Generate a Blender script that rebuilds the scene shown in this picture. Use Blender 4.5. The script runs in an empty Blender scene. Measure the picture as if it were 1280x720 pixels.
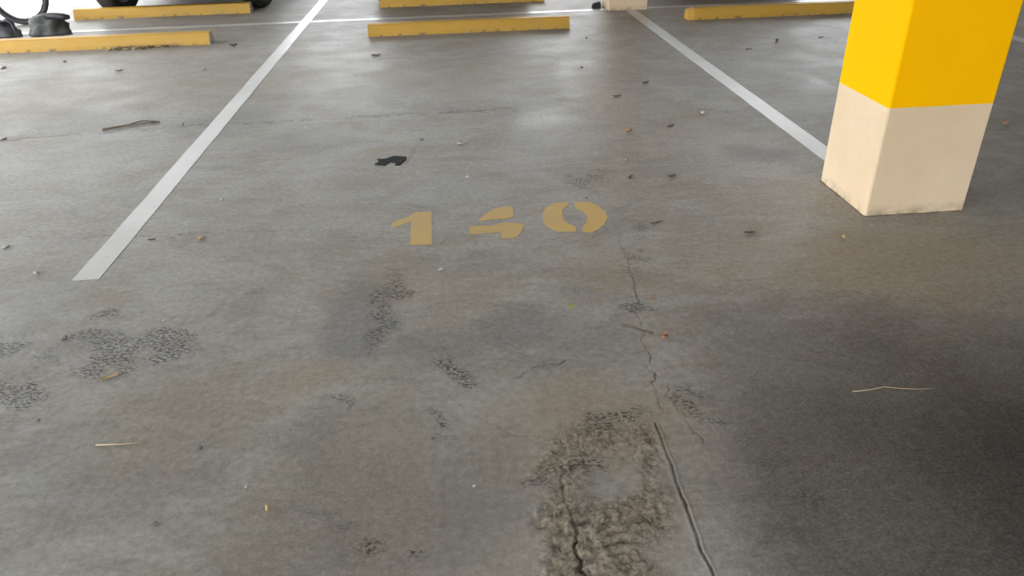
import bpy, bmesh, math, random
import numpy as np
from mathutils import Vector, Matrix, noise as mnoise

random.seed(7)
scene = bpy.context.scene
COL = scene.collection

# ------------------------------------------------------------------ camera, world, light, exposure
F_PX, CAM_H = 937.92, 1.3
C_R = np.array((0.995868, -0.08728, -0.025088))
C_U = np.array((0.064613, 0.486851, 0.871092))
C_W = np.array((0.063815, 0.869113, -0.490479))
cam_data = bpy.data.cameras.new('camera')
cam_data.sensor_width = 36.0
cam_data.lens = F_PX / 1280 * 36.0
cam_data.clip_start = 0.05
cam = bpy.data.objects.new('camera', cam_data)
COL.objects.link(cam)
cam.matrix_world = Matrix(((C_R[0], C_U[0], -C_W[0], 0), (C_R[1], C_U[1], -C_W[1], 0),
                           (C_R[2], C_U[2], -C_W[2], CAM_H), (0, 0, 0, 1)))
scene.camera = cam

world = bpy.data.worlds.new('sky')
scene.world = world
world.use_nodes = True
wn = world.node_tree.nodes
wn['Background'].inputs['Color'].default_value = (0.92, 0.96, 1.0, 1)
wn['Background'].inputs['Strength'].default_value = 3.0

scene.view_settings.view_transform = 'Standard'
scene.view_settings.look = 'None'
scene.view_settings.gamma = 1.0
scene.view_settings.use_curve_mapping = False
scene.view_settings.exposure = 1.55


def gp(px, py, z=0.0):
    """real floor position (metres) of a spot measured on the survey photograph"""
    d = (px - 640) / F_PX * C_R - (py - 360) / F_PX * C_U + C_W
    t = (z - CAM_H) / d[2]
    return float(d[0] * t), float(d[1] * t)


# ------------------------------------------------------------------ helpers
def tag(o, label=None, cat=None, group=None, kind=None):
    if label: o['label'] = label
    if cat: o['category'] = cat
    if group: o['group'] = group
    if kind: o['kind'] = kind
    return o


def link(name, me, mat=None, parent=None, smooth=False):
    if mat is not None and len(me.materials) == 0:
        me.materials.append(mat)
    o = bpy.data.objects.new(name, me)
    COL.objects.link(o)
    if parent is not None:
        o.parent = parent
    if smooth:
        me.shade_smooth()
    return o


def mesh(name, verts, faces, mat=None, parent=None, smooth=False):
    me = bpy.data.meshes.new(name)
    me.from_pydata([tuple(v) for v in verts], [], faces)
    me.update()
    return link(name, me, mat, parent, smooth)


def from_bm(name, bm, mat=None, parent=None, smooth=False):
    bmesh.ops.recalc_face_normals(bm, faces=bm.faces)
    me = bpy.data.meshes.new(name)
    bm.to_mesh(me)
    bm.free()
    return link(name, me, mat, parent, smooth)


def empty(name, loc=(0, 0, 0), rz=0.0):
    o = bpy.data.objects.new(name, None)
    o.empty_display_size = 0.1
    COL.objects.link(o)
    o.location = loc
    o.rotation_euler = (0, 0, rz)
    return o


def add_box(bm, lo, hi, bevel=0.0):
    r = bmesh.ops.create_cube(bm, size=1.0)
    for v in r['verts']:
        v.co = Vector([(lo[i] + hi[i]) / 2 + v.co[i] * (hi[i] - lo[i]) for i in range(3)])
    if bevel:
        es = {e for v in r['verts'] for e in v.link_edges}
        bmesh.ops.bevel(bm, geom=list(es), offset=bevel, segments=2, affect='EDGES', profile=0.5)


def add_tube(bm, pts, rad, n=8, caps=True):
    pts = [Vector(p) for p in pts]
    rads = rad if isinstance(rad, (list, tuple)) else [rad] * len(pts)
    rings = []
    for i, p in enumerate(pts):
        t = (pts[min(i + 1, len(pts) - 1)] - pts[max(i - 1, 0)]).normalized()
        a = Vector((0, 0, 1)) if abs(t.z) < 0.9 else Vector((1, 0, 0))
        s = t.cross(a).normalized()
        b = s.cross(t)
        rings.append([bm.verts.new(p + (s * math.cos(2 * math.pi * k / n) + b * math.sin(2 * math.pi * k / n)) * rads[i]) for k in range(n)])
    for i in range(len(rings) - 1):
        for k in range(n):
            bm.faces.new((rings[i][k], rings[i][(k + 1) % n], rings[i + 1][(k + 1) % n], rings[i + 1][k]))
    if caps:
        bm.faces.new(rings[0][::-1]); bm.faces.new(rings[-1])


def add_lathe_x(bm, prof, n=40, c=(0, 0, 0), closed=True):
    """spin a profile of (x, r) about the x axis through c"""
    rings = []
    for k in range(n):
        a = 2 * math.pi * k / n
        rings.append([bm.verts.new((c[0] + x, c[1] + r * math.cos(a), c[2] + r * math.sin(a))) for x, r in prof])
    m = len(prof)
    for k in range(n):
        A, B = rings[k], rings[(k + 1) % n]
        for j in range(m if closed else m - 1):
            bm.faces.new((A[j], A[(j + 1) % m], B[(j + 1) % m], B[j]))


# ------------------------------------------------------------------ materials
class NT:
    def __init__(self, name):
        self.m = bpy.data.materials.new(name)
        self.m.use_nodes = True
        self.t = self.m.node_tree
        self.b = self.t.nodes['Principled BSDF']
        self.tc = self.t.nodes.new('ShaderNodeTexCoord')

    def n(self, typ, **kw):
        nd = self.t.nodes.new(typ)
        for k, v in kw.items():
            setattr(nd, k, v)
        return nd

    def set(self, sock, v):
        if isinstance(v, bpy.types.NodeSocket):
            self.t.links.new(v, sock)
        elif v is not None:
            if isinstance(v, tuple) and len(v) == 3 and sock.type == 'RGBA':
                v = v + (1,)
            sock.default_value = v

    def noise(self, scale, detail=5, rough=0.55, stretch=None, rot=0.0, dist=0.0, vec=None):
        v = vec or self.tc.outputs['Object']
        if stretch:
            mp = self.n('ShaderNodeMapping')
            self.set(mp.inputs['Vector'], v)
            mp.inputs['Rotation'].default_value = (0, 0, rot)
            mp.inputs['Scale'].default_value = stretch
            v = mp.outputs['Vector']
        nd = self.n('ShaderNodeTexNoise')
        self.set(nd.inputs['Vector'], v)
        nd.inputs['Scale'].default_value = scale
        nd.inputs['Detail'].default_value = detail
        nd.inputs['Roughness'].default_value = rough
        nd.inputs['Distortion'].default_value = dist
        return nd.outputs['Fac']

    def map(self, v, a, b, c=0.0, d=1.0, smooth=False):
        nd = self.n('ShaderNodeMapRange')
        if smooth: nd.interpolation_type = 'SMOOTHSTEP'
        self.set(nd.inputs['Value'], v)
        for k, x in (('From Min', a), ('From Max', b), ('To Min', c), ('To Max', d)):
            self.set(nd.inputs[k], x)
        return nd.outputs['Result']

    def math(self, op, a, b=None, clamp=False):
        nd = self.n('ShaderNodeMath', operation=op, use_clamp=clamp)
        self.set(nd.inputs[0], a)
        if b is not None: self.set(nd.inputs[1], b)
        return nd.outputs[0]

    def mix(self, f, a, b, mode='MIX'):
        nd = self.n('ShaderNodeMix', data_type='RGBA', blend_type=mode)
        self.set(nd.inputs[0], f); self.set(nd.inputs[6], a); self.set(nd.inputs[7], b)
        return nd.outputs[2]

    def attr(self, name):
        return self.n('ShaderNodeAttribute', attribute_name=name).outputs['Fac']

    def bump(self, h, strength=0.3, dist=0.005, normal=None):
        nd = self.n('ShaderNodeBump')
        self.set(nd.inputs['Height'], h)
        self.set(nd.inputs['Strength'], strength)
        nd.inputs['Distance'].default_value = dist
        if normal is not None: self.set(nd.inputs['Normal'], normal)
        self.t.links.new(nd.outputs['Normal'], self.b.inputs['Normal'])
        return nd.outputs['Normal']

    def out(self, color=None, rough=None, metal=None, spec=None):
        for k, v in (('Base Color', color), ('Roughness', rough), ('Metallic', metal), ('Specular IOR Level', spec)):
            if v is not None: self.set(self.b.inputs[k], v)
        return self.m


def simple(name, c1, c2=None, scale=8.0, rough=0.6, metal=0.0, bump=0.0, bscale=None, spec=None):
    t = NT(name)
    c = c1
    if c2 is not None:
        c = t.mix(t.map(t.noise(scale), 0.3, 0.7), c1, c2)
    if bump:
        t.bump(t.noise(bscale or scale * 3), bump, 0.004)
    return t.out(c, rough, metal, spec)


def floor_material():
    t = NT('worn_trowelled_concrete')
    A = {k: t.attr(k) for k in ('warm', 'slate', 'pale', 'pit', 'crack', 'rough', 'coarse_shade', 'gloss', 'brush')}
    n_big = t.noise(0.9, 8, 0.6, dist=0.6)
    n_mid = t.noise(3.5, 8, 0.62, dist=0.4)
    n_fine = t.noise(45, 6, 0.7)
    n_grit = t.noise(230, 3, 0.7)
    streak = t.noise(5.0, 6, 0.65, stretch=(1.0, 2.6, 1), rot=0.12, dist=0.5)
    brush = t.noise(26, 4, 0.7, stretch=(1.0, 9.0, 1), rot=0.15)
    c = t.mix(t.map(n_big, 0.34, 0.66), (0.235, 0.219, 0.196), (0.32, 0.301, 0.272))
    c = t.mix(t.map(n_mid, 0.46, 0.66, 0, 0.7), c, (0.285, 0.247, 0.20))
    c = t.mix(t.map(streak, 0.52, 0.70, 0, 0.6), c, (0.36, 0.352, 0.335))
    c = t.mix(t.map(streak, 0.46, 0.30, 0, 0.6), c, (0.19, 0.184, 0.178))
    blot = t.noise(2.1, 7, 0.68, stretch=(1.0, 1.5, 1), rot=-0.3, dist=1.2)
    c = t.mix(t.map(blot, 0.50, 0.56, 0, 0.35, True), c, (0.36, 0.347, 0.32))
    c = t.mix(t.map(blot, 0.40, 0.36, 0, 0.35, True), c, (0.185, 0.178, 0.167))
    c = t.mix(t.math('MULTIPLY', A['slate'], 0.75), c, (0.165, 0.161, 0.158))
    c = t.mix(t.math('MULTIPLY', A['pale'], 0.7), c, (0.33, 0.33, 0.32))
    c = t.mix(t.math('MULTIPLY', A['coarse_shade'], 0.97), c, t.mix(t.map(n_mid, 0.35, 0.65), (0.044, 0.041, 0.036), (0.068, 0.061, 0.052)))  # gritty concrete tone, deepened to stand in for the near-right shade
    c = t.mix(t.math('MULTIPLY', A['warm'], 0.68), c, t.mix(A['coarse_shade'], (0.275, 0.228, 0.166), (0.24, 0.195, 0.138)))
    c = t.mix(t.map(n_fine, 0.3, 0.75, 0.0, 1.0), t.mix(1.0, c, (0.76, 0.76, 0.76), 'MULTIPLY'), t.mix(1.0, c, (1.22, 1.22, 1.21), 'MULTIPLY'))
    n_spk = t.noise(120, 4, 0.75)
    gr = t.map(n_spk, 0.30, 0.70, 0.5, 1.55)
    c = t.mix(t.math('ADD', t.math('MULTIPLY', A['coarse_shade'], 0.7), 0.22, True), c, t.mix(1.0, c, gr, 'MULTIPLY'))
    # brush marks left in the surface film
    c = t.mix(t.math('MULTIPLY', A['brush'], t.map(brush, 0.45, 0.75)), c, (0.25, 0.235, 0.205))
    # scabbed rough patch: pale crests, dark hollows
    rg = t.map(t.noise(48, 8, 0.75, dist=1.0), 0.40, 0.60)
    c = t.mix(t.math('MULTIPLY', A['rough'], 0.9), c, t.mix(rg, (0.09, 0.076, 0.06), (0.34, 0.29, 0.22)))
    # chipped pits: short dark gouges inside the pitted zones
    pn = t.noise(75, 4, 0.65, stretch=(1.0, 1.9, 1), rot=0.75)
    pitf = t.math('MULTIPLY', t.map(A['pit'], 0.05, 0.6), t.map(pn, 0.485, 0.53))
    c = t.mix(t.math('MULTIPLY', pitf, 0.85), c, (0.045, 0.042, 0.037))
    c = t.mix(A['crack'], c, (0.05, 0.047, 0.042))
    r = t.map(n_mid, 0.3, 0.7, 0.42, 0.56)
    r = t.math('ADD', r, t.map(streak, 0.3, 0.7, -0.05, 0.05))
    r = t.math('ADD', r, t.math('MULTIPLY', A['coarse_shade'], 0.22))
    r = t.math('ADD', r, t.math('MULTIPLY', A['rough'], 0.3))
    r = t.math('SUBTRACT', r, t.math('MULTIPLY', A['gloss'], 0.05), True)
    h = t.math('ADD', t.math('MULTIPLY', n_fine, t.math('ADD', t.math('MULTIPLY', A['coarse_shade'], 0.5), 0.12)),
               t.math('MULTIPLY', n_grit, t.math('ADD', t.math('MULTIPLY', A['coarse_shade'], 0.6), 0.08)))
    h = t.math('SUBTRACT', h, t.math('MULTIPLY', pitf, 0.5))
    h = t.math('ADD', h, t.math('MULTIPLY', t.math('MULTIPLY', brush, A['brush']), 0.5))
    h = t.math('ADD', h, t.math('MULTIPLY', t.noise(85, 6, 0.75, dist=0.6), t.math('MULTIPLY', A['rough'], 1.3)))
    t.bump(h, 0.55, 0.004)
    return t.out(c, r, spec=0.09)


def paint_material(name, c1, c2, wear, wear_amt=0.66, rough=0.5):
    t = NT(name)
    c = t.mix(t.map(t.noise(2.3, 6), 0.35, 0.65), c1, c2)
    c = t.mix(t.map(t.noise(60, 4, 0.7), 0.3, 0.7, 0, 0.25), c, tuple(x * 0.75 for x in c1))
    w = t.map(t.noise(13, 8, 0.72, dist=0.3), wear_amt, wear_amt + 0.07)
    c = t.mix(w, c, wear)
    t.bump(t.noise(90, 4), 0.15, 0.002)
    return t.out(c, rough)


def stop_material():
    t = NT('weathered_yellow_kerb_paint')
    n = t.noise(1.4, 6, 0.6)
    c = t.mix(t.map(n, 0.3, 0.7), (0.52, 0.285, 0.02), (0.43, 0.255, 0.04))
    c = t.mix(t.map(t.noise(5, 7, 0.65, stretch=(1, 1, 3)), 0.52, 0.8, 0, 0.7), c, (0.36, 0.235, 0.07))
    sep = t.n('ShaderNodeSeparateXYZ')
    t.set(sep.inputs[0], t.tc.outputs['Object'])
    # paint flaked off in spots along the bottom arris
    low = t.math('MULTIPLY', t.map(sep.outputs['Z'], 0.026, 0.004), t.map(t.noise(11, 6, 0.7), 0.53, 0.60))
    c = t.mix(low, c, (0.10, 0.075, 0.05))
    chip = t.map(t.noise(17, 5, 0.7), 0.71, 0.76)
    c = t.mix(chip, c, (0.33, 0.22, 0.12))
    t.bump(t.noise(40, 5), 0.25, 0.004)
    return t.out(c, 0.55)


def plaster_material(name, c1, c2, stain):
    t = NT(name)
    c = t.mix(t.map(t.noise(3.0, 7, 0.6), 0.32, 0.68), c1, c2)
    c = t.mix(t.map(t.noise(7, 7, 0.7), 0.60, 0.80, 0, 0.55), c, stain)
    sep = t.n('ShaderNodeSeparateXYZ')
    t.set(sep.inputs[0], t.tc.outputs['Object'])
    # splash dirt at the foot and scuffs
    foot = t.math('MULTIPLY', t.map(sep.outputs['Z'], 0.05, 0.0), t.map(t.noise(16, 6, 0.7), 0.40, 0.62))
    c = t.mix(t.math('MULTIPLY', foot, 0.8), c, (0.20, 0.15, 0.10))
    scuff = t.map(t.noise(14, 3, 0.6, stretch=(1, 1, 2.4)), 0.735, 0.765)
    c = t.mix(scuff, c, (0.16, 0.12, 0.085))
    t.bump(t.noise(30, 6), 0.22, 0.005)
    return t.out(c, 0.7)


M = {}
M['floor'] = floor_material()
M['white'] = paint_material('white_road_paint', (0.42, 0.415, 0.39), (0.50, 0.495, 0.47), (0.22, 0.215, 0.20), 0.67, 0.36)
M['numeral'] = paint_material('faded_yellow_stencil_paint', (0.53, 0.34, 0.07), (0.46, 0.305, 0.085), (0.20, 0.18, 0.14), 0.63, 0.55)
M['stop'] = stop_material()
M['stop_end'] = simple('bare_cast_concrete', (0.52, 0.48, 0.42), (0.40, 0.36, 0.30), 20, 0.85, bump=0.3)
M['mortar'] = simple('brown_mortar', (0.19, 0.145, 0.10), (0.13, 0.10, 0.07), 40, 0.9)
M['beige'] = plaster_material('beige_painted_plaster', (0.63, 0.475, 0.305), (0.70, 0.55, 0.375), (0.52, 0.37, 0.225))
M['yellow'] = simple('bright_yellow_paint', (0.95, 0.47, 0.0), (0.92, 0.45, 0.0), 3, 0.65, bump=0.12, bscale=25, spec=0.04)
M['slab'] = simple('off_white_painted_soffit', (0.50, 0.49, 0.46), (0.42, 0.41, 0.385), 1.2, 0.9)
M['wall'] = simple('grey_unseen_wall_render', (0.30, 0.29, 0.27), (0.24, 0.23, 0.215), 1.5, 0.9)
M['sky_blocker'] = simple('pale_blocker_wall_render', (0.30, 0.29, 0.27), (0.24, 0.23, 0.21), 0.8, 0.9)  # coat of the added sky-blocking wall
M['yard'] = simple('pale_yard_concrete', (0.28, 0.275, 0.265), (0.22, 0.215, 0.205), 0.4, 0.9)
M['rubber'] = simple('black_tyre_rubber', (0.017, 0.017, 0.019), (0.028, 0.028, 0.03), 12, 0.75, bump=0.1)
M['alloy'] = simple('silver_alloy', (0.62, 0.63, 0.66), (0.55, 0.56, 0.58), 9, 0.3, 0.9)
M['steel'] = simple('dull_steel', (0.36, 0.36, 0.37), (0.28, 0.28, 0.29), 9, 0.4, 0.9)
M['black'] = simple('black_plastic', (0.018, 0.018, 0.02), (0.03, 0.03, 0.032), 9, 0.5)
M['glass'] = simple('dark_car_glass', (0.012, 0.014, 0.016), None, 1, 0.06)
M['lens'] = simple('clear_lamp_lens', (0.55, 0.57, 0.6), (0.45, 0.47, 0.5), 12, 0.1)
M['cloth'] = simple('dark_grey_canvas', (0.02, 0.022, 0.02), (0.065, 0.065, 0.063), 5, 0.6, bump=0.4, bscale=14)
M['cloth_black'] = simple('black_nylon', (0.016, 0.016, 0.02), (0.04, 0.04, 0.045), 6, 0.55, bump=0.3, bscale=14)
M['tar'] = simple('black_plastic_film', (0.012, 0.013, 0.014), (0.02, 0.02, 0.021), 30, 0.8, spec=0.15)
M['leaf_brown'] = simple('dry_brown_leaf', (0.33, 0.175, 0.10), (0.47, 0.30, 0.20), 60, 0.7)
M['leaf_tan'] = simple('dry_tan_leaf', (0.46, 0.34, 0.16), (0.36, 0.25, 0.11), 50, 0.7)
M['leaf_green'] = simple('yellow_green_leaf', (0.40, 0.42, 0.05), (0.50, 0.46, 0.10), 60, 0.6)
M['leaf_dark'] = simple('rotted_dark_leaf', (0.10, 0.075, 0.05), (0.16, 0.12, 0.08), 60, 0.75)
M['straw'] = simple('pale_straw', (0.42, 0.33, 0.20), (0.50, 0.41, 0.27), 40, 0.7)
M['twig'] = simple('brown_twig_bark', (0.13, 0.10, 0.065), (0.20, 0.15, 0.10), 60, 0.85)
M['stone_pale'] = simple('pale_pebble', (0.38, 0.355, 0.31), (0.22, 0.205, 0.185), 80, 0.8)
M['stone_grey'] = simple('grey_pebble', (0.19, 0.18, 0.165), (0.12, 0.115, 0.11), 80, 0.8)
M['chip'] = simple('white_mortar_chip', (0.50, 0.47, 0.42), (0.38, 0.36, 0.32), 80, 0.8)


# ------------------------------------------------------------------ floor with its cracks, pits and rough patch
_lat = np.random.RandomState(3).rand(256, 256)


def vnoise(x, y):
    xi = np.floor(x).astype(int); yi = np.floor(y).astype(int)
    fx = x - xi; fy = y - yi
    fx = fx * fx * (3 - 2 * fx); fy = fy * fy * (3 - 2 * fy)
    a = _lat[xi & 255, yi & 255]; b = _lat[(xi + 1) & 255, yi & 255]
    c = _lat[xi & 255, (yi + 1) & 255]; d = _lat[(xi + 1) & 255, (yi + 1) & 255]
    return (a * (1 - fx) + b * fx) * (1 - fy) + (c * (1 - fx) + d * fx) * fy


def fbm(x, y, sc, octv=4, off=0.0):
    s = 0.0; a = 1.0; t = 0.0
    for k in range(octv):
        s = s + a * vnoise(x * sc + 17.3 * k + off, y * sc - 9.1 * k + off * 1.7)
        t += a; a *= 0.55; sc *= 2.03
    return s / t


def sstep(e0, e1, v):
    t = np.clip((v - e0) / (e1 - e0), 0, 1)
    return t * t * (3 - 2 * t)


def axis(parts):
    out = []
    for a, b, st in parts:
        out.append(np.linspace(a, b, max(1, int(round((b - a) / st))), endpoint=False))
    return np.concatenate(out + [np.array([parts[-1][1]])])


def build_floor():
    xs = axis([(-9, -4.5, 0.2), (-4.5, -2.2, 0.05), (-2.2, -0.05, 0.009), (-0.05, 0.62, 0.003), (0.62, 2.2, 0.009), (2.2, 5, 0.05), (5, 9, 0.2)])
    ys = axis([(-6, 0.85, 0.3), (0.85, 2.0, 0.0035), (2.0, 3.6, 0.008), (3.6, 6.0, 0.02), (6.0, 9, 0.1), (9, 13.4, 0.3)])
    X, Y = np.meshgrid(xs, ys)
    x = X.ravel(); y = Y.ravel()
    # domain warp gives organic stain edges
    wx = x + 0.22 * (fbm(x, y, 3.1, 4, 5) - 0.5) + 0.05 * (fbm(x, y, 17, 3, 8) - 0.5)
    wy = y + 0.30 * (fbm(x, y, 3.1, 4, 31) - 0.5) + 0.05 * (fbm(x, y, 17, 3, 44) - 0.5)

    def ell(px, py, rx, ry, soft=0.5, warp=1.0):
        cx, cy = gp(px, py)
        ax = abs(gp(px + rx, py)[0] - gp(px - rx, py)[0]) / 2
        ay = abs(gp(px, py - ry)[1] - gp(px, py + ry)[1]) / 2
        ux = x + (wx - x) * warp; uy = y + (wy - y) * warp
        d = np.sqrt(((ux - cx) / ax) ** 2 + ((uy - cy) / ay) ** 2)
        return 1 - sstep(1 - soft, 1 + soft, d)

    def many(lst, **kw):
        m = np.zeros_like(x)
        for e in lst:
            m = np.maximum(m, ell(*e[:4], **kw) * (e[4] if len(e) > 4 else 1.0))
        return m

    def dist(poly, wob=0.0):
        P = [gp(*p) for p in poly]
        qx = x + wob * (fbm(x, y, 22, 4, 77) - 0.5); qy = y + wob * (fbm(x, y, 22, 4, 99) - 0.5)
        best = np.full_like(x, 9.0)
        for (ax, ay), (bx, by) in zip(P[:-1], P[1:]):
            vx, vy = bx - ax, by - ay
            t = np.clip(((qx - ax) * vx + (qy - ay) * vy) / (vx * vx + vy * vy), 0, 1)
            best = np.minimum(best, np.hypot(qx - ax - t * vx, qy - ay - t * vy))
        return best

    warm = many([(505, 350, 48, 34, .8), (740, 520, 95, 48, 1), (640, 540, 60, 50, .6), (1130, 330, 190, 48, .75), (960, 320, 120, 40, .45),
                 (395, 470, 60, 36, .7), (470, 610, 90, 80, .55), (230, 520, 110, 60, .4), (770, 345, 60, 25, .6), (575, 365, 50, 30, .5), (340, 640, 60, 80, .35),
                 (250, 110, 160, 26, .45), (560, 95, 120, 22, .5), (730, 110, 40, 40, .4), (50, 120, 60, 30, .5), (880, 160, 60, 16, .4), (640, 690, 60, 40, .4)])
    slate = many([(460, 400, 45, 50, .8), (560, 440, 70, 22, .55), (655, 420, 50, 30, .7), (600, 610, 75, 75, .65), (150, 590, 110, 50, .45),
                  (950, 190, 50, 12, .8), (380, 175, 70, 12, .4), (290, 150, 60, 14, .4), (90, 540, 70, 26, .35), (720, 440, 60, 30, .5),
                  (360, 560, 60, 22, .4), (1010, 430, 120, 60, .3), (845, 205, 60, 20, .35), (590, 330, 70, 18, .3), (120, 150, 80, 14, .35), (520, 600, 40, 60, .3)])
    pale = many([(690, 152, 46, 12, 1), (110, 225, 130, 26, .2), (575, 238, 60, 16, .6), (30, 385, 50, 40, .45), (150, 190, 80, 10, .55), (735, 250, 26, 28, .45),  # first ellipse paints a daylight reflection into the floor colour
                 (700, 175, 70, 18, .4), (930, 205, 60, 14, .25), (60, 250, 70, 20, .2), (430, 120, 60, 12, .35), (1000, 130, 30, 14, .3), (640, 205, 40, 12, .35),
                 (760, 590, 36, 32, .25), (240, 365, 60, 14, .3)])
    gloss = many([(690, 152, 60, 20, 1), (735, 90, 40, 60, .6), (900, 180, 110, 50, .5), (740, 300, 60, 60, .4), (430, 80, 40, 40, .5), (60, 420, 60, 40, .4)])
    pit = many([(18, 428, 28, 42), (30, 492, 42, 22), (168, 430, 66, 18), (160, 378, 24, 7), (492, 385, 20, 36, .8), (551, 462, 16, 8), (540, 522, 14, 8),
                (388, 538, 26, 8, .8), (428, 690, 34, 14, .9), (512, 692, 12, 20, .9), (735, 225, 30, 9, .8), (400, 660, 30, 30, .45), (800, 408, 26, 9, .8), (860, 515, 26, 30, .75),
                (1000, 600, 30, 10, .5), (690, 565, 40, 12, .7), (790, 310, 12, 40, .6), (130, 415, 30, 8, .8), (210, 408, 26, 8, .9), (745, 520, 40, 8, .8)], soft=0.85, warp=1.3)
    pit = pit * (0.25 + 0.75 * sstep(0.40, 0.58, fbm(x + y * 0.5, y, 11, 3, 51)))
    rough = many([(760, 640, 92, 105, 1), (720, 560, 60, 40, .9), (795, 565, 30, 40, .9), (770, 740, 85, 70, 1)], soft=0.3, warp=0.8)
    smooth_isle = ell(752, 590, 44, 34, 0.35, 0.7)
    rough = rough * (1 - 0.85 * smooth_isle)
    # untrowelled pour past the joint towards the pillar; near-right shade is painted in too
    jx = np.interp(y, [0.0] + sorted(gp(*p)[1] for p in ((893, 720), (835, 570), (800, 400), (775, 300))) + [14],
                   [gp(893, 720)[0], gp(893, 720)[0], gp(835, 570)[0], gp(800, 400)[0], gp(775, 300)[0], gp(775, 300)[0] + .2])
    coarse_shade = sstep(0.0, 0.25, wx - jx) * sstep(2.4, 1.3, wy) * (0.55 + 0.45 * sstep(0.0, 1.0, wx - jx))
    coarse_shade = np.maximum(coarse_shade, 0.35 * ell(420, 640, 130, 90, 0.6))
    brush = many([(460, 590, 90, 70, .8), (560, 650, 90, 60, .8), (330, 660, 90, 60, .6), (640, 510, 50, 30, .5), (1060, 520, 120, 60, .25)])
    crack = np.zeros_like(x)
    height = np.zeros_like(x)
    for poly, w, s, wob in (
            ([(766, 272), (776, 300), (790, 350), (800, 400), (806, 430), (815, 465), (826, 505), (831, 522)], 0.0016, 0.55, 0.05),
            ([(820, 530), (835, 570), (855, 625), (875, 680), (896, 726)], 0.0024, 0.75, 0.012),
            ([(703, 578), (707, 615), (712, 640), (720, 680), (729, 726)], 0.0032, 0.95, 0.05),
            ([(505, 478), (560, 500), (612, 528), (650, 545), (700, 552)], 0.0014, 0.35, 0.06),
            ([(0, 176), (130, 166), (240, 157), (380, 151), (500, 143), (640, 136)], 0.012, 0.45, 0.10),
            ([(30, 298), (200, 296), (330, 287), (460, 292)], 0.005, 0.35, 0.10),
            ([(480, 230), (500, 215), (517, 192), (521, 178)], 0.004, 0.35, 0.04),
            ([(776, 404), (795, 409), (815, 415)], 0.004, 0.8, 0.03),
            ([(560, 440), (610, 420), (700, 395), (745, 345)], 0.002, 0.25, 0.08),
            ([(640, 470), (720, 445), (800, 440)], 0.002, 0.4, 0.08),
            ([(838, 487), (850, 510), (866, 540), (880, 556)], 0.0018, 0.45, 0.06)):
        d = dist(poly, wob)
        lin = (1 - sstep(w * 0.5, w * 1.8, d)) * s
        lin = lin * (0.45 + 0.55 * sstep(0.35, 0.55, fbm(x, y, 9, 3, w * 1000)))
        crack = np.maximum(crack, lin)
        height -= 0.004 * lin
    d2 = dist([(820, 530), (835, 570), (855, 625), (875, 680), (896, 726)], 0.012)
    height += 0.0012 * np.exp(-((d2 - 0.006) / 0.0035) ** 2)              # raised lip of the joint
    rr = fbm(x, y, 28, 5, 3)
    ridged = 1 - np.abs(2 * fbm(x, y, 20, 4, 60) - 1)
    cx, cy = gp(800, 770)
    ang = np.arctan2(y - cy, x - cx)
    rad = np.hypot(x - cx, (y - cy) * 1.0) + 0.02 * (fbm(x, y, 12, 3, 21) - 0.5)
    arcs = np.sin(rad * 2 * math.pi / 0.032) * ell(765, 665, 62, 42, 0.4, 0.5)
    height += rough * (0.009 * (rr - 0.5) + 0.004 * (ridged - 0.6) + 0.003 * (fbm(x, y, 75, 3, 90) - 0.5)) + 0.0022 * arcs * (0.4 + rough) * sstep(0.38, 0.6, fbm(x, y, 16, 3, 140))
    height += 0.0012 * coarse_shade * (fbm(x, y, 24, 4, 12) - 0.5)
    hollow = ell(742, 655, 16, 6, 0.5, 0.5)
    height -= 0.006 * hollow
    crack = np.maximum(crack, 0.55 * hollow)
    edge = np.clip(np.minimum(np.minimum(x + 9, 9 - x) * 5, 1), 0, 1)
    height *= edge
    nx, ny = len(xs), len(ys)
    me = bpy.data.meshes.new('floor')
    co = np.column_stack((x, y, height)).astype(np.float32)
    idx = np.arange(nx * ny).reshape(ny, nx)
    quads = np.stack((idx[:-1, :-1], idx[:-1, 1:], idx[1:, 1:], idx[1:, :-1]), -1).reshape(-1, 4)
    nf = len(quads)
    me.vertices.add(len(co)); me.vertices.foreach_set('co', co.ravel())
    me.loops.add(nf * 4); me.loops.foreach_set('vertex_index', quads.astype(np.int32).ravel())
    me.polygons.add(nf); me.polygons.foreach_set('loop_start', (np.arange(nf) * 4).astype(np.int32))
    me.update(calc_edges=True)
    for k, v in dict(warm=warm, slate=slate, pale=pale, pit=pit, crack=crack, rough=rough, coarse_shade=coarse_shade, gloss=gloss, brush=brush).items():
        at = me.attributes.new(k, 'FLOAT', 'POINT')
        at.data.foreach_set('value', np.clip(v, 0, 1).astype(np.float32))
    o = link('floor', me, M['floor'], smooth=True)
    tag(o, 'grey worn concrete parking floor with cracks and a scabbed rough patch', kind='structure')


build_floor()

# ------------------------------------------------------------------ rest of the shell
bm = bmesh.new(); add_box(bm, (-6.9, -5.0, 2.9), (7.2, 13.0, 3.15))
tag(from_bm('ceiling', bm, M['slab']), 'off-white concrete slab above the parking bays', kind='structure')
bm = bmesh.new(); add_box(bm, (7.0, -5.0, -0.05), (7.2, 11.0, 2.9))  # out of view; placed and sized to darken the right-hand floor
tag(from_bm('unseen_shade_wall_right', bm, M['wall']), 'unseen grey rendered wall, added to shade the right-hand floor', kind='structure')
bm = bmesh.new(); add_box(bm, (-6.9, -5.0, -0.05), (7.0, -4.8, 1.45))  # out of view; height chosen for the light on the pillar front
tag(from_bm('unseen_shade_wall_back', bm, M['wall']), 'unseen grey rendered parapet, height set to dim pillar front and near floor', kind='structure')
bm = bmesh.new(); add_box(bm, (-16.0, 20.0, -0.05), (16.0, 20.2, 2.2))  # unseen wall, added to cut grazing sky reflections on the floor
tag(from_bm('wall_sky_blocker', bm, M['sky_blocker']), 'added pale wall across the yard, cutting low sky reflections', kind='structure')
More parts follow.
